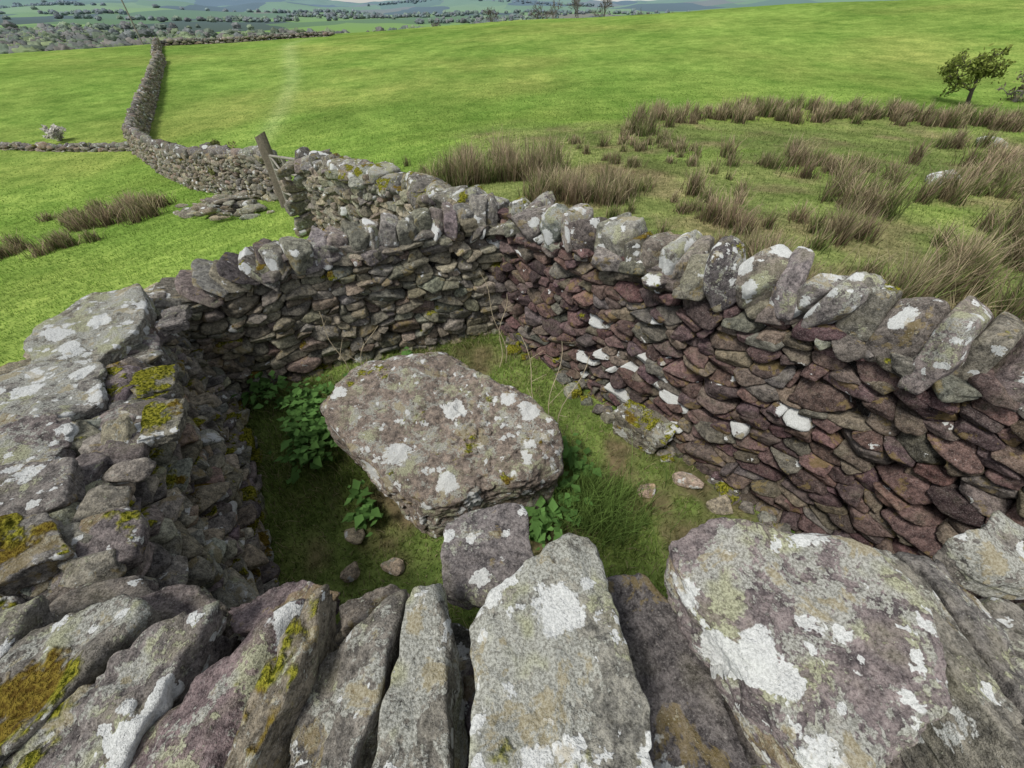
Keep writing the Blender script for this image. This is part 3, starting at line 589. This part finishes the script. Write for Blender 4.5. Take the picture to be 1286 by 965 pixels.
# ------------------------------------------------------------------ trees
def tree(name, base, h, seed, leafn=0, leafcol=(.1, .13, .03), lean=(0, 0), r0=.09, spread=1., lsize=.06, bark=(.11, .095, .08), depth=4, wmin=.004, squash=1.):
    rg = np.random.default_rng(seed); e = empty(name); mw = MB(); tips = []
    def br(p, d, L, r, k):
        pts = [p]; m = 5; dd = d.copy()
        for _ in range(m):
            dd = dd+rg.normal(0, .16, 3)+np.array([0, 0, .03*squash]); dd /= np.linalg.norm(dd); pts.append(pts[-1]+dd*L/m)
        tube(mw, pts, np.linspace(r, max(r*.55, wmin), m+1), bark, 5 if k > 1 else 3)
        if k == 0: tips.extend(pts[2:]); return
        for _ in range(rg.integers(3, 5)):
            i = rg.integers(2, m+1); nd = dd+rg.normal(0, .55*spread, 3)+np.array([lean[0], lean[1], 0])*.5; nd[2] = (nd[2]*.8+.12)*squash; nd /= np.linalg.norm(nd)
            br(pts[i], nd, L*rg.uniform(.6, .82), max(r*.55, wmin), k-1)
    d = np.array([lean[0], lean[1], 1.]); d /= np.linalg.norm(d)
    br(np.array(base, float)-np.array([0, 0, .1]), d, h*.36, r0, depth); mw.build("trunk_and_limbs", BARK, parent=e)
    if leafn:
        ml = MB(); T_ = np.array(tips); s = T_[rg.integers(0, len(T_), leafn)]+rg.normal(0, .03*h, (leafn, 3))
        n = leafn; P = s; u = rg.normal(0, 1, (n, 3)); u /= np.linalg.norm(u, axis=1)[:, None]; w = np.cross(u, rg.normal(0, 1, (n, 3))); w /= np.linalg.norm(w, axis=1)[:, None]
        sz = lsize*rg.uniform(.5, 1.4, (n, 1)); V = np.stack([P-u*sz, P+w*sz*.5, P+u*sz, P-w*sz*.5], 1); f = np.array([(0, 1, 2), (0, 2, 3)])
        cc = np.ones((n, 4, 4)); cc[..., :3] = (np.array(leafcol)*rg.uniform(.5, 1.6, (n, 1)))[:, None, :]
        ml.add(V.reshape(-1, 3), (f[None]+(np.arange(n)*4)[:, None, None]).reshape(-1, 3), cc.reshape(-1, 4), [0, 0, 0, 1]); ml.build("foliage", LEAF, parent=e)
    return e
z = lambda x, y: float(tz(x, y)[0])
tree("hawthorn_tree", (18.9, 20.0, z(18.9, 20.0)), 2.7, 5, 2300, (.20, .24, .06), (-.35, 0), .09, 1.4, .065, wmin=.012, squash=.7)
tree("hawthorn_tree", (21.0, 20.2, z(21.0, 20.2)), 2.5, 8, 700, (.22, .2, .12), (.1, 0), .07, 1.5, .07, (.25, .22, .21), wmin=.013, squash=.8)
for i, (x, y, h) in enumerate([(-4, 108, 4.6), (6, 112, 6), (9, 110, 6.5), (14, 112, 7.5), (18, 108, 7), (28, 115, 4.5), (-16, 110, 3.0)]):
    tree("bare_tree", (x, y, z(x, y)), h, 20+i, 0, r0=.16, bark=(.16, .145, .135), wmin=.03)
tree("thorn_bush", (-7.4, 11.6, z(-7.4, 11.6)+.3), 1.3, 41, 1500, (.2, .21, .08), (0, 0), .04, 1.6, .05, wmin=.006)
tree("blossom_bush", (-21.3, 21.6, z(-21.3, 21.6)), 1.1, 43, 1800, (.65, .62, .58), (0, 0), .04, 1.6, .06, wmin=.008)
# distant woodland, one mesh
mb = MB(); rg = np.random.default_rng(99); d0, f0 = ico(3)
BASEC = [d0*(1+.5*fbm(d0*2.8+rg.uniform(0, 50, 3), 3, 4))[:, None] for _ in range(12)]
def crown(x, y, s, col):
    zz = z(x, y); v = BASEC[rg.integers(12)]*np.array([s*rg.uniform(.5, .9), s*.7, s*rg.uniform(.4, .6)])+np.array([x, y, zz+s*.36]); mb.add(v, f0, list(np.clip(np.array(col)*rg.uniform(.75, 1.3), 0, 1))+[1], [0, 0, 0, 1])
wc = [(.12, .14, .07), (.16, .18, .08), (.20, .165, .125), (.15, .14, .11), (.22, .26, .09)]
def hz(c, r): t = .12+.65*min(1, max(0, (r-200)/3000)); return np.array(c)*(1-t)+np.array([.16, .23, .30])*t  # tints crown colour towards blue with distance, painted haze
for w in range(46):
    r = 10**rg.uniform(2.85, 3.55); a = math.radians(rg.uniform(-56, 15)); cx, cy = r*math.sin(a), r*math.cos(a); th = rg.normal(0, .25); ln = rg.uniform(40, 170)*(r/800)**.6
    for _ in range(50):
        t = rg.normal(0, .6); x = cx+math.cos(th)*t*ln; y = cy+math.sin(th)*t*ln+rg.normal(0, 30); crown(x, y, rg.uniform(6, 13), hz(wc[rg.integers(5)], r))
for _ in range(950):
    a = math.radians(rg.uniform(-56, -10)); r = rg.uniform(520, 780)
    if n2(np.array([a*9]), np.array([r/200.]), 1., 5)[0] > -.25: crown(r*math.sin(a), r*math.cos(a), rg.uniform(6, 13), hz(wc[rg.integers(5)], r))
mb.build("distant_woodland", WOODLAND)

# ------------------------------------------------------------------ gate, post, pole, cottages
def box(mb, c, h, M, col):
    s = np.array([[i, j, k] for i in (-1, 1) for j in (-1, 1) for k in (-1, 1)])*np.array(h); v = s@np.array(M).T+np.array(c)
    f = np.array([(0, 1, 3), (0, 3, 2), (4, 6, 7), (4, 7, 5), (0, 4, 5), (0, 5, 1), (2, 3, 7), (2, 7, 6), (0, 2, 6), (0, 6, 4), (1, 5, 7), (1, 7, 3)]); mb.add(v, f, list(col)+[1], [0, 0, 0, 1])
def wpost(name, x, y, h, w, lean, seed):
    rg = np.random.default_rng(seed); mb = MB(); m = 10; V = []; F = []; q = 12
    for i in range(m+1):
        t = i/m
        for k in range(q):
            a = 2*math.pi*k/q; s = (abs(math.cos(a))**6+abs(math.sin(a))**6)**(-1/6); r = w*s*(1-.12*t)*(1+rg.normal(0, .03))
            V.append((x+lean[0]*t+r*math.cos(a), y+lean[1]*t+r*.7*math.sin(a), z(x, y)-.1+(h+.1)*t+(.05*math.cos(a) if i == m else 0)))
    for i in range(m):
        for k in range(q): a, b = i*q+k, i*q+(k+1) % q; F += [(a, b, b+q), (a, b+q, a+q)]
    V.append((x+lean[0], y+lean[1], z(x, y)+h)); 
    for k in range(q): F.append((m*q+k, m*q+(k+1) % q, (m+1)*q))
    mb.add(np.array(V), np.array(F), [.17, .145, .12, 1], [0, 0, 0, 1]); return mb.build(name, WOOD, smooth=False)
wpost("gate_post", -4.66, 8.55, 1.28, .11, (-.04, .05), 1)
wpost("gate_post", -3.1, 6.5, 1.05, .06, (0, 0), 2)
mb = MB(); a = np.array([-3.2, 6.6]); b = np.array([-4.56, 8.42]); za = z(*a)+.08; zb = z(*b)+.08
for hh in (.05, .22, .40, .62, .86): tube(mb, [(a[0], a[1], za+hh), (b[0], b[1], zb+hh)], [.022, .022], (.30, .28, .25), 8)
for t in (0, .5, 1):
    p = a+(b-a)*t; zz = za+(zb-za)*t; tube(mb, [(p[0], p[1], zz), (p[0], p[1], zz+.88)], [.024, .024], (.30, .28, .25), 8)
tube(mb, [(a[0], a[1], za), (b[0], b[1], zb+.86)], [.018, .018], (.30, .28, .25), 8)
mb.build("field_gate", WOOD)
mb = MB(); px, py = -48, 68; zz = z(px, py); tube(mb, [(px, py, zz-1), (px, py, zz+7)], [.09, .07], (.25, .23, .21), 8); tube(mb, [(px-.8, py, zz+6.5), (px+.8, py, zz+6.5)], [.05, .05], (.2, .18, .16), 6); mb.build("utility_pole", WOOD)
WALLM = plain("white_render", (.6, .58, .54), .8); SLATE = plain("slate", (.10, .10, .12), .6); GLASS = plain("window_glass", (.03, .035, .04), .2)
for (x, y, w_, ro) in [(-400, 505, 13, .2), (-375, 515, 10, -.3), (-425, 520, 12, .5), (-330, 520, 9, .1)]:
    e = empty("cottage"); zz = z(x, y); M = rotm([0, 0, 1], ro); c = np.array([x, y, zz])
    mb = MB(); box(mb, c+[0, 0, 2.6], (w_/2, 3.5, 2.9), M, (.6, .6, .6)); mb.build("walls", WALLM, False, e)
    mb = MB(); V = np.array([(-w_/2-.3, -3.9, 5.3), (w_/2+.3, -3.9, 5.3), (w_/2+.3, 3.9, 5.3), (-w_/2-.3, 3.9, 5.3), (-w_/2-.3, 0, 8), (w_/2+.3, 0, 8)])@M.T+c
    mb.add(V, np.array([(0, 1, 5), (0, 5, 4), (2, 3, 4), (2, 4, 5), (0, 4, 3), (1, 2, 5)]), [.1, .1, .1, 1], [0, 0, 0, 1]); box(mb, c+M@np.array([w_/2-.8, 0, 8]), (.5, .5, .9), M, (.1, .1, .1)); mb.build("roof", SLATE, False, e)
    mb = MB()
    for wx in (-.33, 0, .33):
        for wz in (1.6, 4.1): box(mb, c+M@np.array([wx*w_, -3.52, wz]), (.55, .06, .6 if (wx or wz > 2) else 1.1), M, (.03, .03, .03))
    mb.build("windows", GLASS, False, e)

# ------------------------------------------------------------------ light, sky, camera
EL, AZI = math.radians(58), math.radians(-132)
w = bpy.data.worlds.new("World"); scene.world = w; w.use_nodes = True; nt = w.node_tree; bg = nt.nodes['Background']
sk = nt.nodes.new('ShaderNodeTexSky'); sk.sky_type = 'NISHITA'; sk.sun_disc = False; sk.sun_elevation = EL; sk.sun_rotation = AZI; sk.air_density = 1.; sk.dust_density = 1.; sk.altitude = 100
hs = nt.nodes.new('ShaderNodeHueSaturation'); hs.inputs['Saturation'].default_value = .3; nt.links.new(sk.outputs[0], hs.inputs['Color']); nt.links.new(hs.outputs[0], bg.inputs['Color']); bg.inputs['Strength'].default_value = .15
L = bpy.data.lights.new("sun", 'SUN'); L.energy = 2.65; L.angle = math.radians(16); L.color = (1, .965, .9); lo = bpy.data.objects.new("sun", L); scene.collection.objects.link(lo)
s = Vector((math.sin(AZI)*math.cos(EL), math.cos(AZI)*math.cos(EL), math.sin(EL))); lo.rotation_euler = s.to_track_quat('Z', 'Y').to_euler()
cam = bpy.data.cameras.new("camera"); co = bpy.data.objects.new("camera", cam); scene.collection.objects.link(co); cam.lens = 14.; cam.sensor_width = 36; cam.clip_start = .02; cam.clip_end = 20000
co.location = (0, 0, 2.1); co.rotation_euler = (math.radians(90-43), 0, 0); scene.camera = co
scene.view_settings.view_transform = 'Standard'; scene.view_settings.look = 'None'; scene.view_settings.exposure = 0; scene.view_settings.gamma = 1
